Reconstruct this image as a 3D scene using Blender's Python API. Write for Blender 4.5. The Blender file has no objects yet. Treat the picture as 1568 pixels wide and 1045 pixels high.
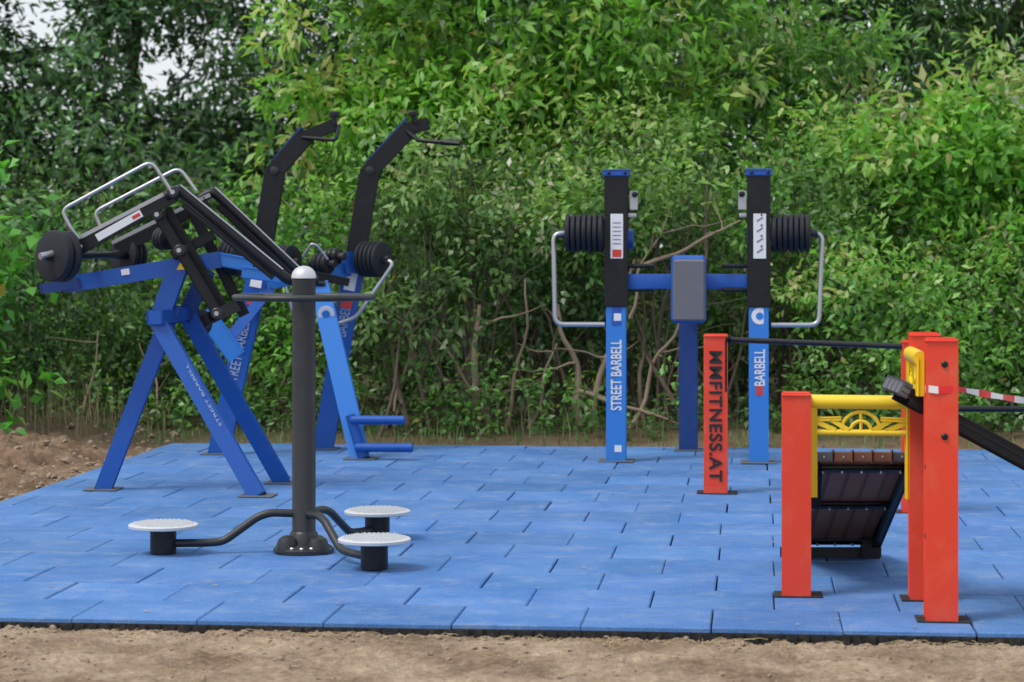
import bpy, bmesh, math, random
import numpy as np
from mathutils import Vector, Matrix, noise as mnoise
random.seed(7); rng=np.random.default_rng(11)
S=bpy.context.scene
COL=S.collection
# ------------------------------------------------------------------ materials
def new_mat(name):
    m=bpy.data.materials.new(name); m.use_nodes=True
    nt=m.node_tree; b=nt.nodes['Principled BSDF']; return m,nt,b
def paint(name,col,rough=.4,metal=0.,dirt=.25,bump=.0,scale=14,spec=.5,dirtcol=(.35,.28,.2)):
    m,nt,b=new_mat(name); N=nt.nodes; L=nt.links
    tc=N.new('ShaderNodeTexCoord')
    n=N.new('ShaderNodeTexNoise'); n.inputs['Scale'].default_value=scale; n.inputs['Detail'].default_value=8; n.inputs['Roughness'].default_value=.65
    L.new(tc.outputs['Object'],n.inputs['Vector'])
    r=N.new('ShaderNodeValToRGB'); r.color_ramp.elements[0].position=.5; r.color_ramp.elements[1].position=.85
    L.new(n.outputs['Fac'],r.inputs['Fac'])
    mul=N.new('ShaderNodeMath'); mul.operation='MULTIPLY'; mul.inputs[1].default_value=dirt
    L.new(r.outputs['Color'],mul.inputs[0])
    mx=N.new('ShaderNodeMix'); mx.data_type='RGBA'; mx.inputs[6].default_value=(*col,1); mx.inputs[7].default_value=(*[c*.55+d*.45 for c,d in zip(col,dirtcol)],1)
    L.new(mul.outputs[0],mx.inputs[0]); L.new(mx.outputs[2],b.inputs['Base Color'])
    mr=N.new('ShaderNodeMapRange'); mr.inputs[3].default_value=rough*.8; mr.inputs[4].default_value=min(1,rough*1.35)
    L.new(n.outputs['Fac'],mr.inputs[0]); L.new(mr.outputs[0],b.inputs['Roughness'])
    b.inputs['Metallic'].default_value=metal; b.inputs['Specular IOR Level'].default_value=spec
    if bump:
        n2=N.new('ShaderNodeTexNoise'); n2.inputs['Scale'].default_value=120; L.new(tc.outputs['Object'],n2.inputs['Vector'])
        bp=N.new('ShaderNodeBump'); bp.inputs['Strength'].default_value=bump; bp.inputs['Distance'].default_value=.004
        L.new(n2.outputs['Fac'],bp.inputs['Height']); L.new(bp.outputs[0],b.inputs['Normal'])
    return m
BLUE=paint('blue_paint',(.006,.082,.37),.36,dirt=.15)
LBLUE=paint('light_blue_paint',(.025,.185,.58),.36,dirt=.15)
DBLUE=paint('dark_blue_paint',(.005,.040,.19),.4)
BLACK=paint('black_paint',(.006,.007,.010),.36,dirt=.08,spec=.35)
RUBBER=paint('black_rubber',(.010,.013,.020),.55,bump=.2,dirt=.08,spec=.35)
DGREY=paint('dark_grey_paint',(.020,.022,.025),.38,spec=.45,dirt=.12)
STEEL=paint('galvanised_steel',(.45,.46,.48),.33,metal=.75)
CAPM=paint('brushed_cap',(.62,.63,.65),.3,metal=.55)
PAD=paint('grey_pad',(.12,.125,.145),.55)
WHITE=paint('white_label',(.72,.73,.74),.4,dirt=.1)
WHITE2=paint('pale_lettering',(.33,.42,.58),.4,dirt=.1)
DISC=paint('white_plate',(.56,.58,.60),.45,dirt=.35)
REDL=paint('red_label',(.6,.04,.03),.4)
ORANGE=paint('orange_paint',(.72,.052,.022),.34,dirt=.4,scale=7,dirtcol=(.75,.4,.25))
YEL=paint('yellow_paint',(.82,.58,.015),.36,dirt=.15)
WOOD=paint('brown_planks',(.26,.11,.06),.5,dirt=.5,scale=9)
TXTB=paint('black_lettering',(.01,.01,.01),.5,dirt=0)
# ------------------------------------------------------------------ mesh helpers
def empty(name,loc=(0,0,0)):
    o=bpy.data.objects.new(name,None); COL.objects.link(o); o.empty_display_size=.2; return o
def obj_from_bm(name,bm,mat,parent=None,smooth=True,angle=35):
    me=bpy.data.meshes.new(name); bmesh.ops.recalc_face_normals(bm,faces=bm.faces); bm.to_mesh(me); bm.free()
    for m in (mat if isinstance(mat,list) else [mat]): me.materials.append(m)
    if smooth:
        me.polygons.foreach_set('use_smooth',[True]*len(me.polygons)); me.set_sharp_from_angle(angle=math.radians(angle))
    o=bpy.data.objects.new(name,me); COL.objects.link(o)
    if parent: o.parent=parent
    return o
def beam(name,p0,p1,w,h,mat,parent,ref=None,bev=.006):
    p0=Vector(p0);p1=Vector(p1);d=(p1-p0);L=d.length;d.normalize()
    ref=Vector(ref) if ref else (Vector((0,1,0)) if abs(d.z)>.3 or abs(d.y)<.8 else Vector((0,0,1)))
    s=d.cross(ref).normalized(); t=s.cross(d).normalized()
    bm=bmesh.new(); bmesh.ops.create_cube(bm,size=1)
    for v in bm.verts:
        c=v.co.copy(); v.co=p0+d*(c.z+.5)*L+s*c.x*w+t*c.y*h
    if bev: bmesh.ops.bevel(bm,geom=list(bm.edges),offset=min(bev,w*.3,h*.3),segments=2,affect='EDGES',profile=.6)
    return obj_from_bm(name,bm,mat,parent)
def fillet(pts,r,n=5):
    P=[Vector(p) for p in pts]; out=[P[0]]
    for i in range(1,len(P)-1):
        a,b,c=P[i-1],P[i],P[i+1]; u=(a-b);v=(c-b); k=min(r,u.length*.45,v.length*.45)
        A=b+u.normalized()*k; B=b+v.normalized()*k
        for j in range(n+1):
            t=j/n; out.append(A*(1-t)**2+b*2*t*(1-t)+B*t*t)
    out.append(P[-1]); return out
def sweep(bm,pts,radii,seg=10,closed=False,cap=True):
    P=[Vector(p) for p in pts]; n=len(P)
    if not hasattr(radii,'__len__'): radii=[radii]*n
    rings=[]; up=None
    for i in range(n):
        if closed: t=(P[(i+1)%n]-P[i-1])
        else: t=P[min(i+1,n-1)]-P[max(i-1,0)]
        t.normalize()
        if up is None: up=t.orthogonal().normalized() if abs(t.z)>.9 else Vector((0,0,1))
        up=(up-t*up.dot(t)); 
        if up.length<1e-4: up=t.orthogonal()
        up.normalize(); sd=t.cross(up)
        rings.append([bm.verts.new(P[i]+(up*math.cos(2*math.pi*k/seg)+sd*math.sin(2*math.pi*k/seg))*radii[i]) for k in range(seg)])
    for i in range(n if closed else n-1):
        A=rings[i];B=rings[(i+1)%n]
        for k in range(seg): bm.faces.new((A[k],A[(k+1)%seg],B[(k+1)%seg],B[k]))
    if cap and not closed:
        bm.faces.new(rings[0]); bm.faces.new(rings[-1][::-1])
def tube(name,pts,r,mat,parent,fil=.04,seg=12,closed=False):
    bm=bmesh.new(); sweep(bm,fillet(pts,fil) if (len(pts)>2 and not closed) else pts,r,seg,closed)
    return obj_from_bm(name,bm,mat,parent,angle=50)
def lathe(name,c,axis,prof,mat,parent,seg=32):
    c=Vector(c);ax=Vector(axis).normalized();u=ax.orthogonal().normalized();v=ax.cross(u)
    bm=bmesh.new();rings=[]
    for h,r in prof:
        rings.append([bm.verts.new(c+ax*h+(u*math.cos(2*math.pi*k/seg)+v*math.sin(2*math.pi*k/seg))*max(r,.0005)) for k in range(seg)])
    for A,B in zip(rings,rings[1:]):
        for k in range(seg): bm.faces.new((A[k],A[(k+1)%seg],B[(k+1)%seg],B[k]))
    bm.faces.new(rings[0]);bm.faces.new(rings[-1][::-1])
    return obj_from_bm(name,bm,mat,parent,angle=30)
def weights(name,c,axis,n,r,t,mat,parent):
    prof=[];L=n*t
    for i in range(n):
        h=-L/2+i*t
        prof+=[(h,r*.80),(h+t*.12,r*.96),(h+t*.3,r),(h+t*.7,r),(h+t*.88,r*.96),(h+t,r*.80)]
    prof=[(-L/2-.004,r*.3)]+prof+[(L/2+.004,r*.3)]
    lathe(name,c,axis,prof,mat,parent,40)
    ax=Vector(axis).normalized()
    lathe(name+'_sleeve',Vector(c),ax,[(-L/2-.05,.018),(-L/2-.05,.028),(L/2+.05,.028),(L/2+.05,.018)],DGREY,parent,20)
def text(name,body,c,xd,yd,size,mat,parent,bold=.0,sx=1.0,sp=1.0):
    cu=bpy.data.curves.new(name,'FONT'); cu.body=body; cu.size=size; cu.align_x='CENTER'; cu.align_y='CENTER'; cu.extrude=.0008; cu.offset=bold; cu.space_character=sp
    cu.materials.append(mat); o=bpy.data.objects.new(name,cu); COL.objects.link(o); o.parent=parent
    x=Vector(xd).normalized();y=Vector(yd);y=(y-x*y.dot(x)).normalized();z=x.cross(y)
    M=Matrix((x*sx,y,z)).transposed().to_4x4(); M.translation=Vector(c); o.matrix_world=M; return o
def plate(name,c,xd,yd,w,h,t,mat,parent):
    x=Vector(xd).normalized();y=Vector(yd).normalized();z=x.cross(y);c=Vector(c)
    bm=bmesh.new();bmesh.ops.create_cube(bm,size=1)
    for v in bm.verts: q=v.co.copy(); v.co=c+x*q.x*w+y*q.y*h+z*q.z*t
    bmesh.ops.bevel(bm,geom=list(bm.edges),offset=t*.3,segments=1,affect='EDGES')
    return obj_from_bm(name,bm,mat,parent,smooth=False)
def bolt(c,ax,parent,r=.012,mat=BLACK):
    lathe('bolt',c,ax,[(0,r),(.006,r),(.010,r*.6)],mat,parent,12)
def footplate(c,parent,w=.2):
    plate('base_plate',(c[0],c[1],.006),(1,-.1,0),(.1,1,0),w,w,.006,BASEP,parent)
BASEP=paint('base_plate_metal',(.10,.11,.12),.6)
# ------------------------------------------------------------------ rubber tile pad
PSI=.10; EX=Vector((math.cos(PSI),-math.sin(PSI),0)); EY=Vector((math.sin(PSI),math.cos(PSI),0)); PO=Vector((0,9.30,0))
def padw(a,b,z=0): return PO+EX*a+EY*b+Vector((0,0,z))
A0,A1,B1=-3.35,4.75,8.25
tile_top,nt,b=new_mat('blue_rubber_tile'); N=nt.nodes;L=nt.links
tc=N.new('ShaderNodeTexCoord'); at=N.new('ShaderNodeAttribute'); at.attribute_name='tint'
n1=N.new('ShaderNodeTexNoise'); n1.inputs['Scale'].default_value=1.6; n1.inputs['Detail'].default_value=10; n1.inputs['Roughness'].default_value=.72
n2=N.new('ShaderNodeTexNoise'); n2.inputs['Scale'].default_value=150; n2.inputs['Detail'].default_value=3
n3=N.new('ShaderNodeTexNoise'); n3.inputs['Scale'].default_value=5; n3.inputs['Detail'].default_value=12; n3.inputs['Roughness'].default_value=.8
for n in (n1,n2,n3): L.new(tc.outputs['Object'],n.inputs['Vector'])
def mixc(a,bc,fac,mode='MIX'):
    m=N.new('ShaderNodeMix'); m.data_type='RGBA'; m.blend_type=mode
    for s,v in ((m.inputs[0],fac),(m.inputs[6],a),(m.inputs[7],bc)):
        if isinstance(v,(int,float)): s.default_value=v
        elif isinstance(v,tuple): s.default_value=(*v,1)
        else: L.new(v,s)
    return m.outputs[2]
def ramp(src,p0,p1,c0=(0,0,0),c1=(1,1,1)):
    r=N.new('ShaderNodeValToRGB'); r.color_ramp.elements[0].position=p0; r.color_ramp.elements[1].position=p1
    r.color_ramp.elements[0].color=(*c0,1); r.color_ramp.elements[1].color=(*c1,1); L.new(src,r.inputs['Fac']); return r.outputs['Color']
c=mixc((.048,.150,.38),(.098,.218,.47),ramp(n1.outputs['Fac'],.36,.64))
c=mixc(c,at.outputs['Color'],1.0,'MULTIPLY')
grain=ramp(n2.outputs['Fac'],.3,.7,(.70,.70,.70),(1.28,1.28,1.28))
c=mixc(c,grain,.85,'MULTIPLY')
d1=ramp(n3.outputs['Fac'],.50,.78)
dm=N.new('ShaderNodeMath');dm.operation='MULTIPLY';dm.inputs[1].default_value=.50;L.new(d1,dm.inputs[0])
c=mixc(c,(.40,.42,.44),dm.outputs[0])
L.new(c,b.inputs['Base Color']); b.inputs['Roughness'].default_value=.8; b.inputs['Specular IOR Level'].default_value=.3
bp=N.new('ShaderNodeBump');bp.inputs['Strength'].default_value=.5;bp.inputs['Distance'].default_value=.003;L.new(n2.outputs['Fac'],bp.inputs['Height']);L.new(bp.outputs[0],b.inputs['Normal'])
tile_side=paint('tile_black_granulate',(.012,.012,.014),.9,bump=.8,dirt=.6,scale=30)
def make_pad():
    bm=bmesh.new(); col=bm.verts.layers.float_color.new('tint')
    g=.0027; ch=.0055
    row=0; bb=0
    while bb<B1-.01:
        b2=min(bb+.5,B1); off=.266 if row%2==0 else .016
        off+=random.gauss(0,.010)
        a=off-.5*math.ceil((off-A0)/.5)
        while a<A1-.01:
            x0=max(a,A0);x1=min(a+.5,A1)
            if x1-x0>.04:
                t=random.gauss(1,.06); tt=(t*random.uniform(.94,1.06),t,t*random.uniform(.97,1.03),1)
                dz=random.gauss(0,.0009); tx=random.gauss(0,.0007); jx=random.gauss(0,.0015); jy=random.gauss(0,.0015)
                def ring(i,z):
                    out=[]
                    for (p,q) in ((x0+g+i+jx,bb+g+i+jy),(x1-g-i+jx,bb+g+i+jy),(x1-g-i+jx,b2-g-i+jy),(x0+g+i+jx,b2-g-i+jy)):
                        v=bm.verts.new(padw(p,q,z+dz+tx*(1 if p>(x0+x1)/2 else -1))); v[col]=tt; out.append(v)
                    return out
                R=[ring(0,-.055),ring(0,-.018),ring(0,-ch*.8),ring(ch,0)]
                for k,(P,Q) in enumerate(zip(R,R[1:])):
                    for j in range(4):
                        f=bm.faces.new((P[j],P[(j+1)%4],Q[(j+1)%4],Q[j])); f.material_index=1 if k<1 else 0
                bm.faces.new(R[3])
            a+=.5
        bb+=.5;row+=1
    a=A0+.03
    while a<A1:
        wv=random.uniform(.025,.05)
        q=[padw(a,-.004,-.06),padw(a+wv,-.004,-.06),padw(a+wv,-.004,-.022),padw(a,-.004,-.022)]
        q2=[padw(a,.01,-.06),padw(a+wv,.01,-.06),padw(a+wv,.01,-.022),padw(a,.01,-.022)]
        A_=[bm.verts.new(v) for v in q];B_=[bm.verts.new(v) for v in q2]
        for v in A_+B_: v[col]=(1,1,1,1)
        f=bm.faces.new(A_);f.material_index=1
        for j in range(4):
            f=bm.faces.new((A_[j],B_[j],B_[(j+1)%4],A_[(j+1)%4]));f.material_index=1
        a+=wv+random.uniform(.01,.02)
    o=obj_from_bm('rubber_tile_pavement',bm,[tile_top,tile_side],None,smooth=False); return o
make_pad()
# ------------------------------------------------------------------ ground
gm,nt,b=new_mat('bare_soil'); N=nt.nodes;L=nt.links
tc=N.new('ShaderNodeTexCoord')
def ns(scale,det=8,ro=.6):
    n=N.new('ShaderNodeTexNoise'); n.inputs['Scale'].default_value=scale;n.inputs['Detail'].default_value=det;n.inputs['Roughness'].default_value=ro
    L.new(tc.outputs['Object'],n.inputs['Vector']); return n.outputs['Fac']
a1=ns(1.9,9,.68);a2=ns(30,8,.7);a3=ns(140,3,.6)
c=mixc((.225,.158,.105),(.46,.36,.26),ramp(a1,.36,.58))
c=mixc(c,ramp(a2,.32,.68,(.58,.55,.53),(1.28,1.26,1.22)),.9,'MULTIPLY')
c=mixc(c,ramp(a3,.3,.7,(.65,.65,.65),(1.28,1.28,1.28)),.7,'MULTIPLY')
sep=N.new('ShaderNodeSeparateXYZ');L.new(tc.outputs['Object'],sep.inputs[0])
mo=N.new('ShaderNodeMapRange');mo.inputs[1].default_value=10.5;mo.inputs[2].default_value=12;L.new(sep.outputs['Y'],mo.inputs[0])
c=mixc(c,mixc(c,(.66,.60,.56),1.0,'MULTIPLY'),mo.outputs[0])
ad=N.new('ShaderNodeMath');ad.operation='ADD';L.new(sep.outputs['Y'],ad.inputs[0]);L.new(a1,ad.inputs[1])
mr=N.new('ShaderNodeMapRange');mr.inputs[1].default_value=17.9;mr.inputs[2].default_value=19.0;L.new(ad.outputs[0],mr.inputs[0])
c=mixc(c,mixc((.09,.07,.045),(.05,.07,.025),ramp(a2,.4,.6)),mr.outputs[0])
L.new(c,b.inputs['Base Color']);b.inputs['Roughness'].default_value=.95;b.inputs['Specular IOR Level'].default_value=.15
bp=N.new('ShaderNodeBump');bp.inputs['Strength'].default_value=1;bp.inputs['Distance'].default_value=.02;L.new(a2,bp.inputs['Height'])
bp2=N.new('ShaderNodeBump');bp2.inputs['Strength'].default_value=.7;bp2.inputs['Distance'].default_value=.005;L.new(a3,bp2.inputs['Height']);L.new(bp.outputs[0],bp2.inputs['Normal']);L.new(bp2.outputs[0],b.inputs['Normal'])
def gh(x,y):
    q=Vector((x,y-9.3,0)); a=q.dot(EX); bb=q.dot(EY)
    out=max(A0-a,a-A1,-bb,bb-B1)
    n=mnoise.fractal(Vector((x*1.2,y*1.2,0)),.9,2,4)
    f=mnoise.fractal(Vector((x*9,y*9,3)),.8,2,4)
    if out<-.03: return -.075
    z=-.040+.012*n+.012*f
    if -bb>0: z+= -.014*max(0,1-(-bb)/.15)+.008*f
    if a<A0 and bb>2.2:
        w=min(1,(A0-a)/.5)*min(1,(bb-2.2)/1.5); z+=w*(.05+.08*max(0,n+.3)+.06*f)+w*.04*min(2,(A0-a))
    if bb>B1: z+=min(.12,(bb-B1)*.10)
    return z
def axis(parts):
    v=[]
    for a,bb,s in parts: v+=list(np.arange(a,bb,s))
    return sorted(set(round(float(t),4) for t in v))
xs=axis([(-300,-20,35),(-20,-5,1.5),(-5,2.7,.024),(2.7,6,.15),(6,20,1.5),(20,301,35)])
ys=axis([(-60,6,6),(6,7.8,.2),(7.8,9.9,.02),(9.9,19,.07),(19,26,.5),(26,60,4),(60,400,40)])
V=[(x,y,gh(x,y)) for y in ys for x in xs]; nx=len(xs)
F=[(j*nx+i,j*nx+i+1,(j+1)*nx+i+1,(j+1)*nx+i) for j in range(len(ys)-1) for i in range(nx-1)]
me=bpy.data.meshes.new('ground');me.from_pydata(V,[],F);me.materials.append(gm);me.polygons.foreach_set('use_smooth',[True]*len(F))
COL.objects.link(bpy.data.objects.new('ground',me))
def scatter_stones():
    bm=bmesh.new()
    def one(x,y,s,z):
        r=bmesh.ops.create_icosphere(bm,subdivisions=1,radius=s); o=Vector((random.random()*50,0,0))
        sc=Vector((random.uniform(.7,1.4),random.uniform(.7,1.4),random.uniform(.45,.8)))
        for v in r['verts']:
            k=1+.5*mnoise.noise(v.co/s*1.3+o); v.co=Vector((v.co.x*sc.x*k+x,v.co.y*sc.y*k+y,v.co.z*sc.z*k+z))
    for i in range(2300):
        x=random.uniform(-2.6,2.6)
        y=9.3-.1*x-abs(random.gauss(0,.07))-.02 if random.random()<.5 else random.uniform(7.9,9.3-.1*x-.03)
        s=.003+abs(random.gauss(0,.004)); 
        if random.random()<.03: s*=2.2
        one(x,y,s,gh(x,y)+s*.15)
    for i in range(600):
        a=A0-abs(random.gauss(0,.6))-.02; q=padw(a,random.uniform(2.2,9)); s=.008+abs(random.gauss(0,.014)); one(q.x,q.y,s,gh(q.x,q.y)+s*.05)
    m=paint('clod_earth',(.29,.215,.15),.95,dirt=.5,bump=.8,scale=20); obj_from_bm('soil_clods',bm,m,None,smooth=True,angle=60)
scatter_stones()
bm=bmesh.new()
for i in range(260):
    x=random.uniform(-2.5,2.6); y=random.uniform(8.0,9.28-.1*x) if random.random()<.4 else 9.27-.1*x-abs(random.gauss(0,.1))
    z=gh(x,y)+.006; an=random.gauss(0,.8);l=random.uniform(.02,.11)
    p=[Vector((x+math.cos(an)*l*t,y+math.sin(an)*l*t,z+.012*math.sin(t*3)*random.random())) for t in (0,.35,.7,1)]
    sweep(bm,p,.0011,4)
obj_from_bm('dry_straw',bm,paint('straw',(.42,.33,.17),.8),None)
# ------------------------------------------------------------------ foliage
def leafmat(name,transl=.38,gloss=.36):
    m,nt,b=new_mat(name);N=nt.nodes;L=nt.links
    at=N.new('ShaderNodeAttribute');at.attribute_name='Col'
    L.new(at.outputs['Color'],b.inputs['Base Color']);b.inputs['Roughness'].default_value=gloss;b.inputs['Specular IOR Level'].default_value=.42
    tr=N.new('ShaderNodeBsdfTranslucent'); mu=N.new('ShaderNodeMix');mu.data_type='RGBA';mu.blend_type='MULTIPLY';mu.inputs[0].default_value=1
    mu.inputs[7].default_value=(1.35,1.5,.7,1);L.new(at.outputs['Color'],mu.inputs[6]);L.new(mu.outputs[2],tr.inputs['Color'])
    mx=N.new('ShaderNodeMixShader');mx.inputs[0].default_value=transl;L.new(b.outputs[0],mx.inputs[1]);L.new(tr.outputs[0],mx.inputs[2])
    L.new(mx.outputs[0],N['Material Output'].inputs['Surface']);return m
LEAF=leafmat('leaf')
GAIN=1.40
def nrm(v): return v/np.maximum(np.linalg.norm(v,axis=1,keepdims=True),1e-6)
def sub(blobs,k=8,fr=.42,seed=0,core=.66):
    """break every big crown lobe into smaller leafy boughs around a thinner core with shade put into its colour"""
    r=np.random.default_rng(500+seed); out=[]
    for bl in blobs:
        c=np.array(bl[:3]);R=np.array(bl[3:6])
        out.append((*c,*(R*core),.42))  # core leaves coloured darker to stand in for shade inside the crown
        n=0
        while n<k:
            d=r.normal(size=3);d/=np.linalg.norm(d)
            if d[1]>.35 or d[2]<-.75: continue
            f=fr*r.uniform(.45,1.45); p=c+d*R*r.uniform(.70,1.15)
            out.append((*p,*(R*f*np.array([1.2,1,.72])),float(np.exp(r.normal()*.32+.18*d[2])))); n+=1  # higher boughs tinted brighter: light from above put into the colour
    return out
def foliage(name,blobs,parent,leaf=(.07,.035),dens=60,per=16,spray=.28,c0=(.05,.1,.025),c1=(.09,.16,.03),droop=.3,holes=(),inner=.35,lump=.22,seed=0,cvar=.30,shoots=.07):
    r=np.random.default_rng(100+seed); C=[];O=[];BB=[]
    for bl in blobs:
        cx,cy,cz,rx,ry,rz=bl[:6]; bb=bl[6] if len(bl)>6 else 1.; n=max(4,int(dens*4*math.pi*((rx*rz+rx*ry+ry*rz)/3)))
        d=nrm(r.normal(size=(n,3)))
        d=d[(d[:,1]<.2)|(r.random(n)<.2)]; n=len(d)
        ph=r.random(6)*6.28; f=3.1
        lum=np.sin(d[:,0]*f+ph[0])*np.sin(d[:,2]*f*1.3+ph[1])+.6*np.sin(d[:,0]*7.1+ph[2]+2*d[:,1])*np.sin(d[:,2]*8.3+ph[3])
        rad=1+lump*lum-inner*r.random(n)**1.7+.12*r.normal(size=n)*(r.random(n)<.35)
        p=np.array([cx,cy,cz])+d*np.array([rx,ry,rz])*rad[:,None]
        k=p[:,2]>.03
        C.append(p[k]);O.append(d[k]);BB.append(np.full(k.sum(),bb)*(1+.28*d[k][:,2]))  # leaf colour lighter on top, darker below, imitating overhead light
    C=np.vstack(C);O=np.vstack(O);BB=np.concatenate(BB)
    for hx,hz,hr in holes:
        dd=np.hypot((C[:,0]-hx),(C[:,2]-hz)*.8); k=dd>hr*(1+.35*np.sin(C[:,0]*9)*np.sin(C[:,2]*11)); C=C[k];O=O[k];BB=BB[k]
    n=len(C); ax=O*.6+np.array([0,0,.35])+r.normal(size=(n,3))*.45
    sh=(r.random(n)<shoots)&(O[:,2]>-.1)
    ax[sh,2]+=1.3; ax=nrm(ax)
    sl=spray*r.uniform(.6,1.35,n); sl[sh]*=r.uniform(1.3,2.2,sh.sum()); 
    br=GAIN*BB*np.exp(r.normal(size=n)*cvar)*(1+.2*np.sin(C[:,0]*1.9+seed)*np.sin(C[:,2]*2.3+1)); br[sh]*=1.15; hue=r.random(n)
    m=per; T=np.tile((np.arange(m)+.5)/m,(n,1))
    rp=r.normal(size=(n,m,3)); wd=np.where(sh,.09,.17)*sl
    P=C[:,None,:]+ax[:,None,:]*(T*sl[:,None])[...,None]+rp*wd[:,None,None]
    P[...,2]-=(T**2)*sl[:,None]*droop*.5
    D=(ax[:,None,:]*.45+rp*.75+r.normal(size=(n,m,3))*.3); D[...,2]-=droop
    P=P.reshape(-1,3);D=nrm(D.reshape(-1,3)); K=len(P)
    NN=nrm(r.normal(size=(K,3))*.55+np.array([0,-.1,.85])+np.repeat(O,m,0)*.45)
    Sd=nrm(np.cross(D,NN)); Nn=np.cross(Sd,D)
    Ls=leaf[0]*r.uniform(.6,1.3,K)[:,None]; Ws=leaf[1]*r.uniform(.7,1.2,K)[:,None]
    v0=P; v1=P+D*Ls*.42+Sd*Ws*.5+Nn*Ws*.12; v2=P+D*Ls-Nn*Ls*.15; v3=P+D*Ls*.42-Sd*Ws*.5+Nn*Ws*.12
    V=np.stack([v0,v1,v2,v3],1).reshape(-1,3)
    h=np.clip(np.repeat(hue,m)*.75+r.random(K)*.4-.05,0,1)[:,None]; B=(np.repeat(br,m)*r.uniform(.75,1.25,K))[:,None]
    col=(np.array(c0)*(1-h)+np.array(c1)*h)*B*np.array([.84,1.0,.95])
    yl=r.random(K)<.008; col[yl]=np.array([.26,.22,.06])
    col=np.hstack([np.clip(col,0,.5),np.ones((K,1))]); col=np.repeat(col,4,0)
    me=bpy.data.meshes.new(name); me.vertices.add(K*4);me.vertices.foreach_set('co',V.astype(np.float32).ravel())
    me.loops.add(K*4);me.loops.foreach_set('vertex_index',np.arange(K*4,dtype=np.int32))
    me.polygons.add(K);me.polygons.foreach_set('loop_start',np.arange(0,K*4,4,dtype=np.int32));me.polygons.foreach_set('loop_total',np.full(K,4,dtype=np.int32))
    me.update(calc_edges=True)
    a=me.color_attributes.new('Col','FLOAT_COLOR','POINT');a.data.foreach_set('color',col.astype(np.float32).ravel())
    me.materials.append(LEAF); o=bpy.data.objects.new(name,me);COL.objects.link(o)
    if parent:o.parent=parent
    return o
BARK=paint('bark',(.12,.09,.066),.9,dirt=.7,bump=.8,scale=25)
DEADW=paint('dead_wood',(.26,.195,.135),.85,dirt=.5,scale=20)
def limb(bm,p,q,r0,r1,wig=.12,n=8):
    p=Vector(p);q=Vector(q);L_=(q-p).length;o=Vector((random.random()*90,random.random()*90,0))
    pts=[]
    for i in range(n+1):
        t=i/n; w=mnoise.noise_vector(o+Vector((t*2.2,0,0)))*wig*L_*math.sin(math.pi*t) ; pts.append(p.lerp(q,t)+w)
    sweep(bm,pts,[r0+(r1-r0)*i/n for i in range(n+1)],7); return pts
def tree_wood(name,parent,base,trunk_top,blobs,r=.12,extra=3,mat=BARK):
    bm=bmesh.new(); T=limb(bm,base,trunk_top,r,r*.6,.05,10)
    for bl in blobs:
        c=Vector(bl[:3]); s=T[random.randint(5,10)]
        M=limb(bm,s,c,r*.5,r*.18,.1)
        for k in range(extra):
            e=c+Vector((random.uniform(-1,1)*bl[3],random.uniform(-1,.4)*bl[4],random.uniform(-.6,1)*bl[5]))*.85
            limb(bm,M[random.randint(4,8)],e,r*.2,r*.04,.12)
    obj_from_bm(name,bm,mat,parent,angle=80)
def shrub(name,blobs,stems,seed,reach=.8,k=9,fr=.42,**kw):
    e=empty(name); bm=bmesh.new()
    for i in range(stems):
        bl=random.choice(blobs); bx=bl[0]+random.gauss(0,.22); by=bl[1]-.35+random.gauss(0,.2)
        tp=Vector((bl[0]+random.uniform(-1,1)*bl[3]*reach,bl[1]-random.uniform(-.1,.8)*bl[4],bl[2]+random.uniform(-.2,.9)*bl[5]))
        M=limb(bm,(bx,by,0),tp,random.uniform(.010,.026),.004,.14,9)
        for kk in range(2):
            s=M[random.randint(3,8)]; limb(bm,s,s+Vector((random.gauss(0,.3),random.gauss(-.1,.2),random.uniform(.05,.5))),.006,.002,.15,5)
    obj_from_bm('stems',bm,BARK,e,angle=80)
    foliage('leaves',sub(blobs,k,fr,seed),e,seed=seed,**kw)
SH=dict(leaf=(.080,.039),dens=29,per=14,spray=.28,shoots=.10)
shrub('shrub',[(-4.9,19.2,.85,1.0,.8,1.0),(-5.9,18.9,1.2,1.0,.8,1.2)],8,1,c0=(.05,.12,.035),c1=(.10,.22,.055),**SH)
shrub('shrub',[(-3.7,19.5,.7,.75,.6,.85),(-2.85,20.2,.8,.75,.6,.9)],14,2,c0=(.055,.10,.035),c1=(.11,.18,.055),**SH)
shrub('shrub',[(-1.95,19.8,1.0,.75,.6,.9),(-1.35,20.3,1.5,.55,.5,.75)],12,3,c0=(.085,.20,.035),c1=(.17,.35,.055),**SH)
shrub('shrub',[(-.80,18.9,1.2,.60,.55,.85),(-.35,19.3,1.7,.55,.5,.55)],18,4,c0=(.085,.145,.05),c1=(.18,.25,.085),**SH)
shrub('shrub',[(.2,19.7,1.15,.65,.6,.75),(.45,20.2,1.6,.6,.6,.5)],20,5,c0=(.045,.095,.032),c1=(.10,.175,.05),**SH)
shrub('shrub',[(1.15,19.2,1.55,.62,.55,.6),(.85,20.0,2.05,.6,.5,.55)],18,6,c0=(.09,.16,.045),c1=(.22,.32,.08),**SH)
shrub('shrub',[(2.05,19.8,1.0,.7,.6,.85),(2.35,20.2,1.8,.65,.5,.6)],14,7,c0=(.065,.13,.035),c1=(.14,.24,.055),**SH)
shrub('shrub',[(3.0,19.2,.65,.75,.7,.65),(3.5,19.9,1.15,.6,.6,.5)],10,8,c0=(.08,.17,.04),c1=(.17,.31,.06),**SH)
shrub('shrub',[(4.4,19.5,.65,.9,.7,.65),(5.8,19.5,1.1,1.1,.8,1.2)],10,9,c0=(.055,.13,.035),c1=(.13,.26,.05),**SH)
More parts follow.
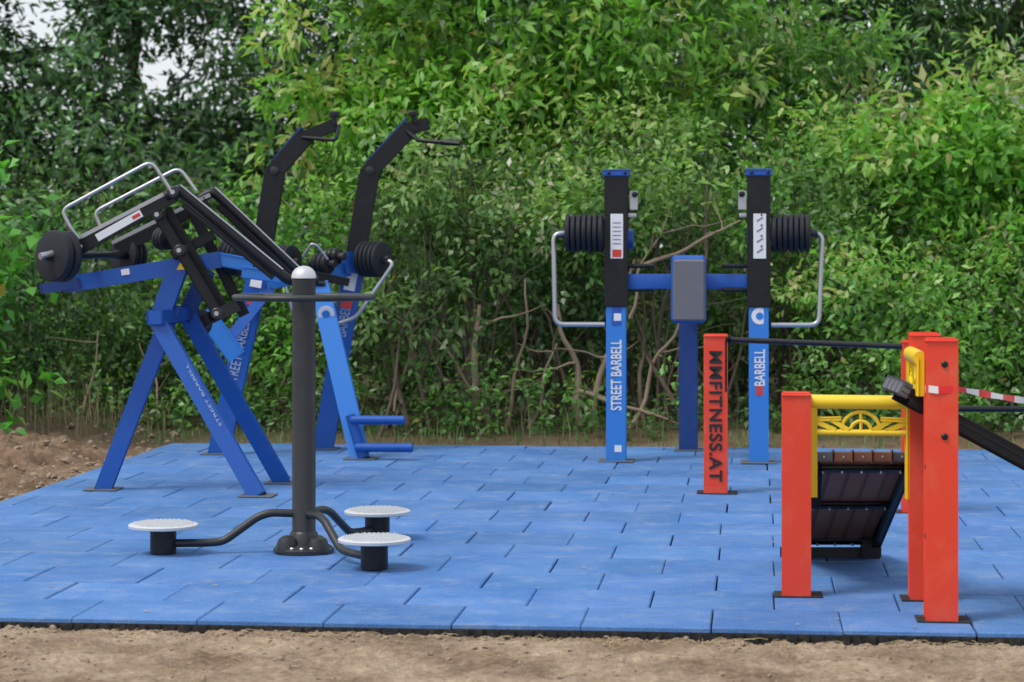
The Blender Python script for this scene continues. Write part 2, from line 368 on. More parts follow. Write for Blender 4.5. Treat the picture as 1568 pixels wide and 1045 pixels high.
e=empty('maple_sapling');mp_=[(-3.95,17.5,1.45,.36,.35,.55),(-4.1,17.5,.75,.4,.35,.6),(-3.85,17.3,.25,.35,.3,.3),(-4.6,17.6,1.2,.5,.4,1.0)]
tree_wood('trunk',e,(-4.15,17.6,0),(-4.1,17.6,1.0),mp_,.025)
foliage('crown',mp_,e,leaf=(.12,.085),dens=30,per=9,spray=.3,c0=(.06,.17,.03),c1=(.12,.30,.05),droop=.5,seed=40)
e=empty('elder_bush');eb=[(3.35,20.6,2.0,.55,.5,.5),(4.15,20.5,2.15,.55,.5,.6),(4.9,20.5,1.9,.7,.5,.7),(3.9,20.3,1.35,.55,.4,.45)]
tree_wood('trunk',e,(4.0,20.8,0),(4.0,20.7,1.2),eb,.04)
foliage('crown',sub(eb,8,.42,5),e,leaf=(.13,.06),dens=27,per=12,spray=.32,c0=(.09,.22,.035),c1=(.19,.39,.055),droop=.5,seed=41,shoots=.12)
ug=[(x,18.4-.1*x+random.uniform(-.1,.3),.10,random.uniform(.2,.45),.28,random.uniform(.10,.5)) for x in np.arange(-6,6.5,.46)]+[(x,20.9,.6,.9,.4,.9,.6) for x in np.arange(-6,7,1.0)]
foliage('undergrowth',ug,None,leaf=(.065,.034),dens=46,per=13,spray=.2,c0=(.04,.08,.028),c1=(.12,.21,.05),seed=20,lump=.35,inner=.6)
wb=[(-1.15,21.4,3.1,.8,.9,.8),(-.1,21.2,3.3,.9,.9,.9),(1.0,21.4,3.2,.8,.9,.8),(.2,22,4.5,1.4,1.1,1.0),(-.5,21.1,2.4,.75,.7,.55),(.6,21.1,2.45,.75,.7,.5),(-1.3,21.5,2.2,.6,.6,.55),(-1.5,22,4.2,.8,.9,.8),(1.4,22,4.2,.7,.8,.8),(1.5,21.3,2.5,.55,.5,.45)]
e=empty('walnut_tree');tree_wood('trunk',e,(.05,21.6,0),(.1,21.7,3.0),wb,.06)
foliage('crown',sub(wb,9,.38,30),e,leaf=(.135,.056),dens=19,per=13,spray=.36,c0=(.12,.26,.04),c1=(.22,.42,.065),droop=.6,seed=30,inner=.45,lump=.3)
mb=[(2.3,22.8,2.6,.75,.8,.85),(3.5,22.6,2.1,.8,.8,.75),(4.8,22.8,2.0,.9,.8,.9),(6.0,22.8,2.2,1.1,.8,1.2),(1.9,22.6,3.1,.45,.6,.6),(3.0,23,2.9,.4,.5,.45)]
e=empty('ash_sapling');tree_wood('trunk',e,(3.8,23.2,0),(3.7,23.2,1.8),mb,.07)
foliage('crown',sub(mb,9,.40,31),e,leaf=(.12,.046),dens=21,per=13,spray=.36,c0=(.10,.21,.05),c1=(.21,.37,.08),droop=.4,seed=31,inner=.5,lump=.32,shoots=.16)
rb=[(3.1,26.4,3.9,1.2,1.2,1.0),(4.9,26,4.2,1.4,1.2,1.3),(6.8,26,3.7,1.6,1.2,1.8),(4.0,26.8,5.6,2.0,1.5,1.4),(6.3,27,6.2,2.0,1.5,1.5),(5.2,25.6,2.6,1.1,1,.9)]
e=empty('willow_tree');tree_wood('trunk',e,(5.0,27,0),(5.1,27,4),rb,.2)
foliage('crown',sub(rb,11,.33,32),e,leaf=(.15,.042),dens=16,per=15,spray=.5,c0=(.045,.095,.038),c1=(.11,.19,.065),droop=.7,seed=32,inner=.5,lump=.3,shoots=.02)
holes=[(-6.1,4.5,.56),(-5.65,4.0,.27),(-4.6,3.62,.33),(-3.95,3.5,.24),(-5.65,3.05,.19),(-3.1,4.5,.2),(-4.75,4.5,.18)]
lb=[(-6.6,31,3.8,1.9,1.4,1.9),(-4.6,31,3.3,1.5,1.3,1.7),(-5.0,32,5.6,2.2,1.5,1.4),(-8.8,31,4.2,2.2,1.5,2.3)]
e=empty('poplar_tree');tree_wood('trunk',e,(-5.3,32.3,0),(-5.0,32.3,4.6),lb,.13)
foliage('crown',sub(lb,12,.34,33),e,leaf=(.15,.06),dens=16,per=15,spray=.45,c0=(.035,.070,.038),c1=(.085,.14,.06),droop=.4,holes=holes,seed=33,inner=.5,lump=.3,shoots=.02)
lb2=[(-2.6,31.5,3.6,1.6,1.3,1.8),(-1.9,32,5.2,1.9,1.4,1.5),(-.2,32,4.0,1.6,1.2,1.8),(1.6,32,4.2,1.8,1.3,1.9),(3,33,5.5,2,1.4,1.8)]
e=empty('poplar_tree');tree_wood('trunk',e,(-1.9,32.6,0),(-1.8,32.6,4.6),lb2,.13)
foliage('crown',sub(lb2,9,.36,34),e,leaf=(.15,.06),dens=13,per=15,spray=.45,c0=(.04,.08,.04),c1=(.085,.15,.06),droop=.4,holes=holes,seed=34,inner=.5,lump=.3,shoots=.02)
foliage('distant_trees',[(x,38+random.uniform(-1,1),1.2,2.0,1.3,random.uniform(1.9,2.4)+(2.2 if x>-1 else 0)) for x in np.arange(-14,15,1.7)],None,leaf=(.22,.10),dens=10,per=17,spray=.6,c0=(.03,.055,.03),c1=(.055,.09,.045),seed=35,inner=.4)
foliage('distant_hedge',[(x,26+random.uniform(-1,1),1.0,1.3,.8,random.uniform(1.2,1.6)) for x in np.arange(-9,9,1.5)],None,leaf=(.13,.06),dens=17,per=15,spray=.4,c0=(.035,.065,.03),c1=(.075,.13,.05),seed=36,inner=.4)
def grass(name,areas,mat,h0,h1,w=.006):
    V=[];F=[]
    for (xa,xb,ya,yb,n) in areas:
        for i in range(n):
            x=random.uniform(xa,xb);y=random.uniform(ya,yb)-.1*x;h=random.uniform(h0,h1);an=random.random()*6.28;ln=abs(random.gauss(0,.35))*h
            if (Vector((x,y-9.3,0)).dot(EY)<B1+.03) and Vector((x,y-9.3,0)).dot(EX)>A0-.03: continue
            dx,dy=math.cos(an),math.sin(an);k=len(V);zb=gh(x,y)-.01
            for j,t in enumerate((0,.35,.7,1)):
                cx=x+dx*ln*t*t;cy=y+dy*ln*t*t;z=zb+h*(t-.15*t*t*(ln/h));ww=w*(1-t*.9)
                V.append((cx-dy*ww,cy+dx*ww,z));V.append((cx+dy*ww,cy-dx*ww,z))
            for j in range(3): F.append((k+2*j,k+2*j+1,k+2*j+3,k+2*j+2))
    me=bpy.data.meshes.new(name);me.from_pydata(V,[],F);me.materials.append(mat);COL.objects.link(bpy.data.objects.new(name,me))
GR=paint('grass_blade',(.11,.20,.05),.6,dirt=.6,scale=3); DG=paint('dry_grass_blade',(.33,.26,.15),.7,scale=3)
grass('short_grass',[(-5,5.2,17.65,18.3,1100)],GR,.03,.13)
grass('tall_grass',[(3.9,5.2,18.3,18.9,350)],GR,.3,1.0,.008)
grass('dry_grass',[(-4.4,-2.6,17.9,18.6,260),(-1.4,2.2,18.0,18.6,120),(-5,-2.9,17.2,18.2,150)],DG,.05,.4,.003)
e=empty('dead_branches');bm=bmesh.new()
for p,q,r_ in [((.55,18.6,.0),(.35,18.6,1.0),.035),((.62,18.6,0),(.95,18.7,1.35),.03),((.9,18.5,.05),(1.3,18.5,.95),.022),((1.0,18.5,1.3),(1.75,18.5,1.65),.018),((.5,18.4,.35),(1.4,18.4,.02),.02),((-.3,18.55,0),(-.25,18.6,1.0),.04),((-.15,18.6,0),(-.6,18.6,.75),.022),((.1,18.6,.0),(.35,18.7,.7),.02),((-.9,18.5,.0),(-.75,18.6,.9),.016),((.9,18.5,.9),(1.2,18.4,1.75),.014),((-.05,18.6,0),(.1,18.6,1.2),.018),((-3.3,18.6,0),(-3.2,18.7,.8),.014),((-2.7,18.7,0),(-2.9,18.8,.7),.012)]:
    M=limb(bm,p,q,r_,r_*.35,.13,10)
    for k in range(2):
        s=M[random.randint(3,9)];limb(bm,s,s+Vector((random.gauss(0,.25),random.gauss(-.05,.1),random.uniform(-.05,.35))),r_*.35,.002,.15,5)
obj_from_bm('branches',bm,DEADW,e,angle=80)
# ------------------------------------------------------------------ standing twister
E_=empty('waist_twister'); cx,cy=-.99,11.5
lathe('pole',(cx,cy,0),(0,0,1),[(0,.060),(.02,.060),(.03,.056),(1.30,.056),(1.305,.05)],DGREY,E_,40)
lathe('cap',(cx,cy,1.303),(0,0,1),[(0,.060),(.012,.060),(.03,.054),(.045,.042),(.056,.024),(.060,.004)],CAPM,E_,32)
ring=[(cx+.327*math.cos(t),cy+.327*math.sin(t),1.213) for t in np.linspace(0,2*math.pi,56,endpoint=False)]
tube('handle_ring',ring,.0145,DGREY,E_,closed=True)
for k,a in enumerate((.2,2.3,4.4)): tube('handle_spoke',[(cx,cy,1.213),(cx+.325*math.cos(a),cy+.325*math.sin(a),1.213)],.012,DGREY,E_)
lathe('base_flange',(cx,cy,0.001),(0,0,1),[(0,.145),(.018,.145),(.03,.13),(.045,.075),(.09,.066),(.10,.058)],DGREY,E_,40)
for a in (-2.4,-.75,1.6):
    x=cx+.10*math.cos(a);y=cy+.10*math.sin(a)
    lathe('bolt_cover',(x,y,.012),(0,0,1),[(0,.052),(.035,.050),(.06,.040),(.075,.018),(.078,.002)],DGREY,E_,20)
for a in (-1.57,-1.2,-1.95):
    lathe('bolt_head',(cx+.125*math.cos(a),cy+.125*math.sin(a),.02),(0,0,1),[(0,.011),(.012,.011),(.016,.007)],STEEL,E_,6)
for dx,dy in ((-.66,-.06),(.37,-.61),(.32,.53)):
    l=math.hypot(dx,dy);ux,uy=dx/l,dy/l
    f=lambda s,z:(cx+ux*s,cy+uy*s,z)
    tube('arm',[f(.03,.185),f(.16,.19),f(.22,.17),f(.38,.055),f(.46,.05),f(l,.05)],.0195,DGREY,E_,fil=.06)
    lathe('pedestal',(cx+dx,cy+dy,0.004),(0,0,1),[(0,.062),(.112,.062),(.118,.055)],BLACK,E_,28)
    lathe('step_plate',(cx+dx,cy+dy,.122),(0,0,1),[(0,.15),(.004,.163),(.016,.165),(.020,.160),(.021,.02)],DISC,E_,48)
    bm=bmesh.new()
    for i in range(-7,8):
        for j in range(-7,8):
            px=(i+(j%2)*.5)*.021;py=j*.019
            if math.hypot(px,py)<.145:
                bmesh.ops.create_cone(bm,cap_ends=True,segments=6,radius1=.006,radius2=.004,depth=.009,matrix=Matrix.Translation((cx+dx+px,cy+dy+py,.147)))
    obj_from_bm('tread_studs',bm,DISC,E_)
# ------------------------------------------------------------------ shoulder press station
P_=empty('weight_press_station')
XL,YL,XR,YR=.705,16.33,1.655,16.22; ex=tuple(EX); ey=tuple(EY)
for (x,y,sg) in ((XL,YL,1),(XR,YR,-1)):
    beam('column',(x,y,0),(x,y,1.09),.12,.12,LBLUE,P_,ref=ey); beam('upper_column',(x,y-.002,1.05),(x,y-.002,1.93),.145,.13,BLACK,P_,ref=ey)
    beam('cap',(x,y,1.93),(x,y,1.965),.165,.15,BLUE,P_,ref=ey); footplate((x,y),P_,.24)
    for dx in (-.055,.055): bolt((x+dx,y-.076,1.945),(0,-1,0),P_)
    fy=y-.070
    plate('instruction_label',(x+.0,fy,1.52),(1,0,0),(0,0,1),.085,.30,.003,WHITE,P_)
    if sg<0:
        for i in range(4): beam('pictogram',(x-.02,fy-.003,1.41+.07*i),(x+.02,fy-.003,1.435+.07*i),.008,.002,PAD,P_,bev=0); lathe('pictogram_head',(x+.012,fy-.002,1.452+.07*i),(0,-1,0),[(0,.008),(.002,.008)],PAD,P_,10)
    else:
        plate('pictogram_red',(x,fy-.003,1.405),(1,0,0),(0,0,1),.06,.05,.002,REDL,P_)
        for i in range(6): plate('label_line',(x,fy-.003,1.47+.028*i),(1,0,0),(0,0,1),.055,.005,.002,PAD,P_)
    s=sg
    beam('catch_bracket',(x+s*.075,y-.03,1.66),(x+s*.135,y-.03,1.66),.03,.03,STEEL,P_,ref=(0,0,1))
    beam('catch_plate',(x+s*.115,y-.05,1.70),(x+s*.115,y-.05,1.82),.045,.012,STEEL,P_,ref=(0,1,0))
    lathe('catch_pin',(x+s*.12,y-.07,1.80),(0,-1,0),[(0,.02),(.03,.02),(.035,.01)],BLACK,P_,16)
    for z in (1.32,1.16): tube('grip',[(x+s*.06,y-.02,z),(x+s*.25,y-.04,z)],.016,BLACK,P_)
    o=-sg
    weights('weight_plates',(x+o*.215,y,1.54),ex,7,.128,.037,RUBBER,P_)
    lathe('collar',(x+o*.07,y,1.54),(o,0,0),[(-.05,.055),(.02,.055),(.03,.035)],DGREY,P_,20)
    tube('weight_frame',[(x+o*.30,y,1.54),(x+o*.425,y-.01,1.54),(x+o*(.415 if o<0 else .40),y-.03,.925),(x+o*.08,y-.03,.925)],.0165,STEEL,P_,fil=.06)
    lathe('pivot_back',(x+sg*.02,y+.10,1.5),ex,[(-.05,.07),(.10,.07)],BLUE,P_,20)
    lathe('pivot_low',(x+o*.05,y+.06,.97),ex,[(-.03,.05),(.03,.05)],BLACK,P_,20)
text('lettering','STREET BARBELL',(XL,YL-.063,.585),(0,0,1),(-1,0,0),.100,WHITE,P_,.0015,.64)
text('lettering','BARBELL',(XR+.005,YR-.063,.64),(0,0,1),(-1,0,0),.100,WHITE,P_,.0015,.64)
plate('red_sticker',(XR,YR-.0625,.49),(1,0,0),(0,0,1),.045,.07,.002,REDL,P_)
lathe('round_sticker',(XR,YR-.061,.985),(0,-1,0),[(0,.055),(.002,.055)],WHITE,P_,28)
lathe('round_sticker_eye',(XR,YR-.064,.985),(0,-1,0),[(0,.025),(.001,.025)],LBLUE,P_,28)
plate('data_sticker',(XL+.005,YL-.0625,.985),(1,0,0),(0,0,1),.075,.13,.002,BLUE,P_);plate('code_sticker',(XL+.005,YL-.065,.975),(1,0,0),(0,0,1),.05,.05,.002,WHITE,P_)
plate('white_mark',(XL+.01,YL-.0625,.09),(1,0,0),(0,0,1),.05,.045,.002,WHITE,P_)
beam('cross_beam',(XL+.06,YL+.02,1.215),(XR-.06,YR+.02,1.215),.11,.10,BLUE,P_,ref=(0,0,1))
beam('backrest_post',(1.255,17.2,0),(1.255,17.2,1.0),.12,.12,DBLUE,P_,ref=ey); footplate((1.255,17.2),P_)
beam('backrest_strut',(1.255,17.2,1.02),(1.19,16.3,1.17),.08,.08,DBLUE,P_)
plate('backrest_frame',(1.18,16.145,1.165),ex,(0,0,1),.235,.455,.08,BLUE,P_)
plate('backrest_pad',(1.178,16.085,1.16),ex,(0,0,1),.215,.41,.04,PAD,P_)
# ------------------------------------------------------------------ front-left lever machine
A_=empty('lever_row_machine')
beam('leg',(-2.44,14.43,0),(-2.02,14.43,1.10),.085,.085,BLUE,A_); footplate((-2.44,14.43),A_)
beam('leg',(-1.478,14.06,0),(-2.10,14.28,1.03),.085,.085,BLUE,A_); footplate((-1.478,14.06),A_)
beam('leg',(-1.405,14.83,0),(-1.97,14.62,1.05),.085,.085,BLUE,A_); footplate((-1.405,14.83),A_)
beam('hub_cross',(-2.10,14.2,1.035),(-1.95,14.70,1.055),.09,.07,BLUE,A_,ref=(0,0,1))
beam('mast',(-2.10,14.36,1.00),(-1.97,14.36,1.36),.10,.10,BLUE,A_)
beam('mast',(-1.98,14.62,1.02),(-1.84,14.58,1.30),.08,.08,DBLUE,A_)
beam('main_beam',(-2.65,14.43,1.225),(-1.74,14.43,1.375),.085,.085,BLUE,A_)
beam('beam_tip',(-2.80,14.40,1.20),(-2.58,14.42,1.235),.05,.09,DBLUE,A_)
plate('label',(-2.3,14.384,1.30),(.986,0,.162),(-.162,0,.986),.05,.035,.003,WHITE,A_)
bm=bmesh.new();vs=[bm.verts.new(p) for p in ((-1.985,14.305,1.315),(-1.915,14.305,1.315),(-1.95,14.305,1.38))];bm.faces.new(vs);obj_from_bm('warning_triangle',bm,YEL,A_,smooth=False)
weights('weight_plate',(-2.64,14.08,1.395),(-.62,-.78,.05),2,.150,.062,RUBBER,A_)
tube('weight_horn',[(-2.725,13.96,1.395),(-2.50,14.2,1.46)],.02,STEEL,A_)
weights('weight_plate',(-2.345,14.78,1.40),(-.54,-.84,.05),3,.112,.04,RUBBER,A_)
tube('weight_axle',[(-2.66,14.08,1.40),(-2.30,14.80,1.40)],.022,BLACK,A_)
for (p,q,y) in (((-2.54,1.44),(-1.98,1.755),14.18),((-2.40,1.43),(-1.86,1.72),14.72)):
    beam('lever_arm',(p[0],y,p[1]),(q[0],y,q[1]),.065,.05,BLACK,A_)
    beam('lever_edge',(p[0]-.03,y-.01,p[1]+.045),(q[0]+.02,y-.01,q[1]+.045),.014,.03,STEEL,A_)
plate('label',(-2.30,14.153,1.575),(.872,0,.49),(-.49,0,.872),.30,.045,.003,WHITE,A_)
plate('label_red',(-2.20,14.150,1.63),(.872,0,.49),(-.49,0,.872),.05,.02,.002,REDL,A_)
for y,x in ((14.16,0),(14.75,.13)):
    tube('pull_tube',[(-2.03+x,y,1.745),(-1.955+x,y,1.79),(-1.31+x*.4,y,1.255),(-1.25+x*.4,y+.04,1.245)],.031,BLACK,A_,fil=.05)
    tube('pull_tube_inner',[(-1.93+x,y+.05,1.70),(-1.40+x*.4,y+.05,1.27)],.020,DGREY,A_)
    tube('painted_tube_highlight',[(-1.94+x,y-.02,1.812),(-1.34+x*.4,y-.02,1.318)],.006,STEEL,A_)  # pale strip added to imitate the highlight along the black tube
for y,x in ((14.22,0),(14.35,.05),(14.66,.16)):
    beam('link',(-2.10+x,y,1.67),(-1.72+x*.6,y,1.04),.05,.035,BLACK,A_)
beam('link_end',(-1.80,14.2,1.02),(-1.64,14.4,1.10),.06,.05,BLACK,A_)
beam('link',(-1.78,14.4,1.52),(-2.02,14.4,1.40),.05,.04,BLACK,A_)
for c in ((-2.08,14.2,1.64),(-1.95,14.2,1.43),(-1.73,14.2,1.06),(-1.98,14.15,1.77)):
    lathe('pivot',c,(0,1,0),[(-.04,.028),(-.035,.034),(.45,.034),(.455,.028)],DGREY,A_,20); lathe('pivot_nut',(c[0],c[1]-.04,c[2]),(0,-1,0),[(0,.015),(.012,.015)],STEEL,A_,6)
tube('hand_loop',[(-2.53,14.12,1.50),(-2.57,14.1,1.551),(-2.628,14.1,1.665),(-2.103,14.1,1.950),(-1.985,14.12,1.765)],.0115,STEEL,A_,fil=.05)
tube('hand_loop',[(-2.48,14.72,1.51),(-2.507,14.75,1.563),(-2.55,14.75,1.662),(-2.029,14.75,1.933),(-1.925,14.74,1.79)],.0115,STEEL,A_,fil=.05)
weights('weight_plates',(-1.665,14.62,1.39),(.8,-.6,0),4,.115,.036,RUBBER,A_)
weights('small_weights',(-2.1,14.62,1.50),(.7,-.7,0),3,.07,.03,RUBBER,A_)
weights('low_weights',(-1.93,14.9,.98),(.7,-.7,0),2,.085,.035,RUBBER,A_)
beam('blue_bracket',(-1.60,14.4,1.30),(-1.38,14.4,1.27),.06,.06,LBLUE,A_)
beam('blue_bracket',(-1.74,14.43,1.375),(-1.55,14.43,1.34),.07,.07,LBLUE,A_)
text('lettering','STREET BARBELL',(-1.80,14.115,.585),(-.62,.22,1.03),(-1,0,-.6),.022,WHITE2,A_,0,2.6)
# ------------------------------------------------------------------ rear pulldown machine
B_=empty('lat_pulldown_machine')
def post(x0,y,xm,zm,xb,zb,xc,zc,xt,zt):
    beam('post',(x0,y,0),(xm,y,zm),.13,.12,BLUE,B_); footplate((x0,y),B_,.22)
    beam('upper_post',(xm-.02,y,zm-.10),(xb,y,zb),.125,.11,BLACK,B_); 
    d=Vector((xc-xb,0,zc-zb)).normalized()*.04
    beam('top_arm',(xb-d.x,y,zb-d.z),(xc,y,zc),.105,.10,BLACK,B_); beam('arm_reflection',(xb-.02,y,zb+.062),(xc-.03,y,zc+.062),.012,.09,DBLUE,B_)  # dark blue strip imitates a bluish reflection on the black arm
    d=Vector((xt-xc,0,zt-zc)).normalized()*.04
    beam('arm_head',(xc-d.x,y,zc-d.z),(xt,y,zt),.07,.09,BLACK,B_)
    lathe('bend_pivot',(xb,y-.06,zb),(0,-1,0),[(0,.03),(.012,.03),(.016,.02)],DGREY,B_,16)
    return Vector((xm-x0,0,zm)).normalized()
d1=post(-2.051,16.9,-1.754,1.349,-1.655,1.979,-1.445,2.217,-1.229,2.305)
d2=post(-1.351,17.3,-1.118,1.37,-1.015,1.991,-.725,2.300,-.600,2.330)
text('lettering','STREET BARBELL',(-1.90,16.835,.72),d1,(-1,0,.2),.10,WHITE2,B_,.000,.66)
text('lettering','BARBELL',(-1.195,17.235,.93),d2,(-1,0,.2),.10,WHITE2,B_,.000,.66)
for x,y,z,d in ((-1.775,16.83,1.23,d1),(-1.15,17.23,1.20,d2)):
    plate('label',(x,y,z),(1,0,-.2),(.2,0,1),.08,.13,.003,WHITE,B_);plate('label_red',(x-.03,y,z-.16),(1,0,-.2),(.2,0,1),.08,.06,.003,REDL,B_)
bm=bmesh.new();vs=[bm.verts.new(p) for p in ((-1.125,17.225,1.27),(-1.055,17.225,1.27),(-1.09,17.225,1.335))];bm.faces.new(vs);obj_from_bm('warning_triangle',bm,YEL,B_,smooth=False)
beam('cross_beam',(-1.74,16.9,1.20),(-1.13,17.3,1.30),.10,.09,LBLUE,B_,ref=(0,0,1))
beam('head_bracket',(-1.20,17.2,1.33),(-.98,17.3,1.36),.14,.12,BLUE,B_)
tube('pull_handle',[(-1.46,16.85,2.21),(-1.22,16.7,2.185),(-1.20,16.82,2.29)],.014,BLACK,B_,fil=.03)
lathe('knob',(-1.24,16.85,2.30),(0,0,1),[(0,.02),(.05,.02),(.055,.038),(.085,.038),(.095,.02)],BLACK,B_,20)
tube('pull_handle',[(-.745,17.25,2.27),(-.66,17.1,2.20),(-.365,16.95,2.17)],.015,BLACK,B_,fil=.03)
lathe('grip',(-.50,17.02,2.185),(.95,-.28,-.07),[(0,.021),(.14,.021),(.142,.014)],BLACK,B_,16)
lathe('knob',(-.69,17.25,2.33),(-.2,0,1),[(0,.02),(.05,.02),(.055,.038),(.08,.038),(.09,.02)],BLACK,B_,20)
beam('front_leg',(-1.035,16.5,0),(-1.34,16.85,1.18),.12,.10,LBLUE,B_); footplate((-1.03,16.5),B_,.22)
lathe('round_sticker',(-1.287,16.732,.985),(0,-1,-.3),[(0,.058),(.004,.058)],WHITE,B_,24)
lathe('round_sticker_eye',(-1.287,16.727,.983),(0,-1,-.3),[(0,.028),(.003,.028)],LBLUE,B_,24)
beam('foot_bracket',(-1.10,16.45,.30),(-1.02,16.45,.02),.05,.06,BLUE,B_)
for xa,xb,z in ((-1.10,-.725,.272),(-1.07,-.67,.085)):
    lathe('foot_rest',(xa,16.43,z),(1,-.05,0),[(0,.02),(.01,.031),(xb-xa-.01,.031),(xb-xa,.02)],BLUE,B_,20)
beam('seat_support',(-2.10,16.5,1.0),(-1.88,16.5,.70),.11,.10,LBLUE,B_)
beam('seat_link',(-1.95,16.6,.80),(-1.70,16.9,1.15),.06,.06,BLUE,B_)
weights('weight_plates',(-.985,17.15,1.36),(.85,-.5,0),5,.128,.036,RUBBER,B_)
weights('weight_plates',(-1.62,17.25,1.34),(.85,-.5,0),4,.12,.036,RUBBER,B_)
weights('small_weights',(-1.33,17.0,1.33),(.85,-.5,0),3,.075,.04,RUBBER,B_)
weights('small_weights',(-1.25,17.0,1.38),(.85,-.5,0),2,.06,.04,BLACK,B_)
tube('weight_frame',[(-.93,17.1,1.36),(-.83,17.05,1.34),(-1.10,17.05,.95),(-1.24,17.05,.90)],.014,STEEL,B_,fil=.05)
tube('weight_frame',[(-1.62,17.0,1.3),(-1.58,16.95,1.15),(-1.52,16.95,.93),(-1.40,17,.90)],.014,STEEL,B_,fil=.05)
tube('grip_loop',[(-1.46,16.9,1.38),(-1.40,16.85,1.47),(-1.36,16.85,1.46),(-1.29,16.9,1.36)],.009,STEEL,B_,fil=.03)
tube('grip_loop',[(-1.50,16.8,1.20),(-1.30,16.8,1.19)],.02,BLACK,B_)
beam('lever',(-1.52,16.85,1.28),(-1.15,16.95,1.20),.045,.045,BLACK,B_)
# ------------------------------------------------------------------ orange low bar
M_=empty('push_up_bar')
mp=(1.20,14.24); fp=(2.19,13.2)
def opost(c,h,w,par,yaw=-.1,name='post'):
    r_=(math.sin(-yaw),math.cos(-yaw),0)
    beam(name,(c[0],c[1],-.02),(c[0],c[1],h-.004),w,w,ORANGE,par,ref=r_,bev=.009)
    beam(name+'_cap',(c[0],c[1],h-.004),(c[0],c[1],h+.004),w*.97,w*.97,ORANGE,par,ref=r_,bev=.003)
    plate(name+'_cutout',(c[0]+.01,c[1]+.015,.004),(1,-.1,0),(.1,1,0),w*1.95,w*1.6,.003,tile_side,par)
opost(mp,.93,.122,M_,yaw=-.1); opost(fp,.935,.107,M_); opost((3.9,13.1),.935,.107,M_)
text('lettering','MMFITNESS.AT',(mp[0]-.010,mp[1]-.0655,.46),(0,0,-1),(1,-.1,0),.102,TXTB,M_,.0022,1.06,1.10)
tube('bar',[(mp[0]+.04,mp[1],.905),(fp[0],fp[1],.905)],.0165,BLACK,M_)
tube('bar',[(fp[0],fp[1],.567),(3.9,13.1,.567)],.0165,BLACK,M_)
lathe('bar_socket',(mp[0]+.055,mp[1]-.03,.905),(.7,-.7,0),[(0,.03),(.03,.03),(.033,.02)],BLACK,M_,18)
beam('cap_edge',(mp[0]+.054,mp[1]-.066,.60),(mp[0]+.054,mp[1]-.066,.90),.012,.004,BLACK,M_,bev=0)
bolt((mp[0]+.062,mp[1]-.02,.60),(1,0,0),M_,.03)
# ------------------------------------------------------------------ sit-up benches
Q_=empty('sit_up_bench')
F1=(1.669,9.41);F2=(1.700,9.97);F3=(1.185,10.08)
opost(F1,1.094,.107,Q_);opost(F2,1.094,.107,Q_);opost(F3,.842,.103,Q_)
for z in (1.0,.72): bolt((F1[0]+.005,F1[1]-.054,z),(0,-1,0),Q_,.013)
bolt((F3[0]-.052,F3[1]-.01,.775),(-1,0,0),Q_,.014);bolt((F3[0]-.052,F3[1]-.01,.50),(-1,0,0),Q_,.014)
bolt((F1[0]-.054,F1[1]-.01,.60),(-1,0,0),Q_,.014);bolt((F1[0]-.054,F1[1]-.01,.33),(-1,0,0),Q_,.014)
def yframe(p,q,zt,par,legs=.36):
    p=Vector((*p,0));q=Vector((*q,0));L_=(q-p).length;u=(q-p).normalized()
    w=lambda s,z:tuple(p+u*s*L_+Vector((0,0,z)))
    tube('top_roll',[w(0,zt-.028),w(1,zt-.028)],.029,YEL,par,seg=20)
    tube('mid_rail',[w(.03,zt-.155),w(.97,zt-.155)],.013,YEL,par)
    for s in (.03,.97): beam('side_rail',w(s,zt-.03),w(s,zt-legs),.022,.03,YEL,par)
    c=.5
    for rr in (.085,.045):
        arc=[w(c+rr*math.cos(t)/L_*.95,zt-.150+rr*.95*math.sin(t)) for t in np.linspace(0,math.pi,14)]
        tube('emblem_arc',arc,.008,YEL,par,fil=.001)
    tube('emblem_ray',[w(c,zt-.148),w(c,zt-.07)],.007,YEL,par)
    for sgn in (-1,1):
        beam('emblem_wing',w(c+sgn*.20,zt-.098),w(c+sgn*.46,zt-.102),.012,.018,YEL,par)
        beam('emblem_wing',w(c+sgn*.12,zt-.145),w(c+sgn*.30,zt-.100),.012,.018,YEL,par)
        beam('emblem_wing',w(c+sgn*.25,zt-.145),w(c+sgn*.44,zt-.112),.012,.018,YEL,par)
yframe((F3[0]+.055,F3[1]-.01),(F2[0]-.045,F2[1]+.02),.838,Q_,.42)
yframe((F2[0]-.065,F2[1]-.05),(F1[0]-.068,F1[1]+.06),1.045,Q_,.17)
y0,z0,y1,z1=10.12,.575,11.35,.085
sl=Vector((0,y1-y0,z1-z0)).normalized(); up=Vector((0,-sl.z,sl.y))
xa,xb=1.262,1.672; n=5; w=(xb-xa)/n
mats=[PAD,WOOD,WOOD,WOOD,PAD]
for i in range(n):
    x=xa+w*(i+.5)
    beam('plank',(x,y0,z0),(x+.04,y1,z1),w*.90,.034,WOOD,Q_,ref=up,bev=.007)
    beam('plank_end_cap',Vector((x,y0-.012,z0+.0)),Vector((x,y0+.012,z0)),w*.93,.042,mats[i],Q_,ref=(0,0,1),bev=.008)
for x in (xa+.012,xb-.012):
    p=Vector((x,y0+.02,z0))-up*.042; q=Vector((x+.04,y1,z1))-up*.042
    beam('side_frame',p,q,.028,.045,BLACK,Q_,ref=up)
for s in (.05,.48,.95):
    c=Vector((0,y0,z0))+Vector((0,y1-y0,z1-z0))*s-up*.034
    beam('cross_strap',(xa+.03+.04*s,c.y,c.z),(xb-.03+.04*s,c.y,c.z),.03,.02,BLACK,Q_,ref=up)
    for k in range(5): bolt(Vector((xa+w*(k+.5)+.04*s,c.y-.004,c.z))-up*.010,-up,Q_,.006,STEEL)
for i in range(n): bolt((xa+w*(i+.5),y0-.013,z0),(0,-1,0),Q_,.006,STEEL)
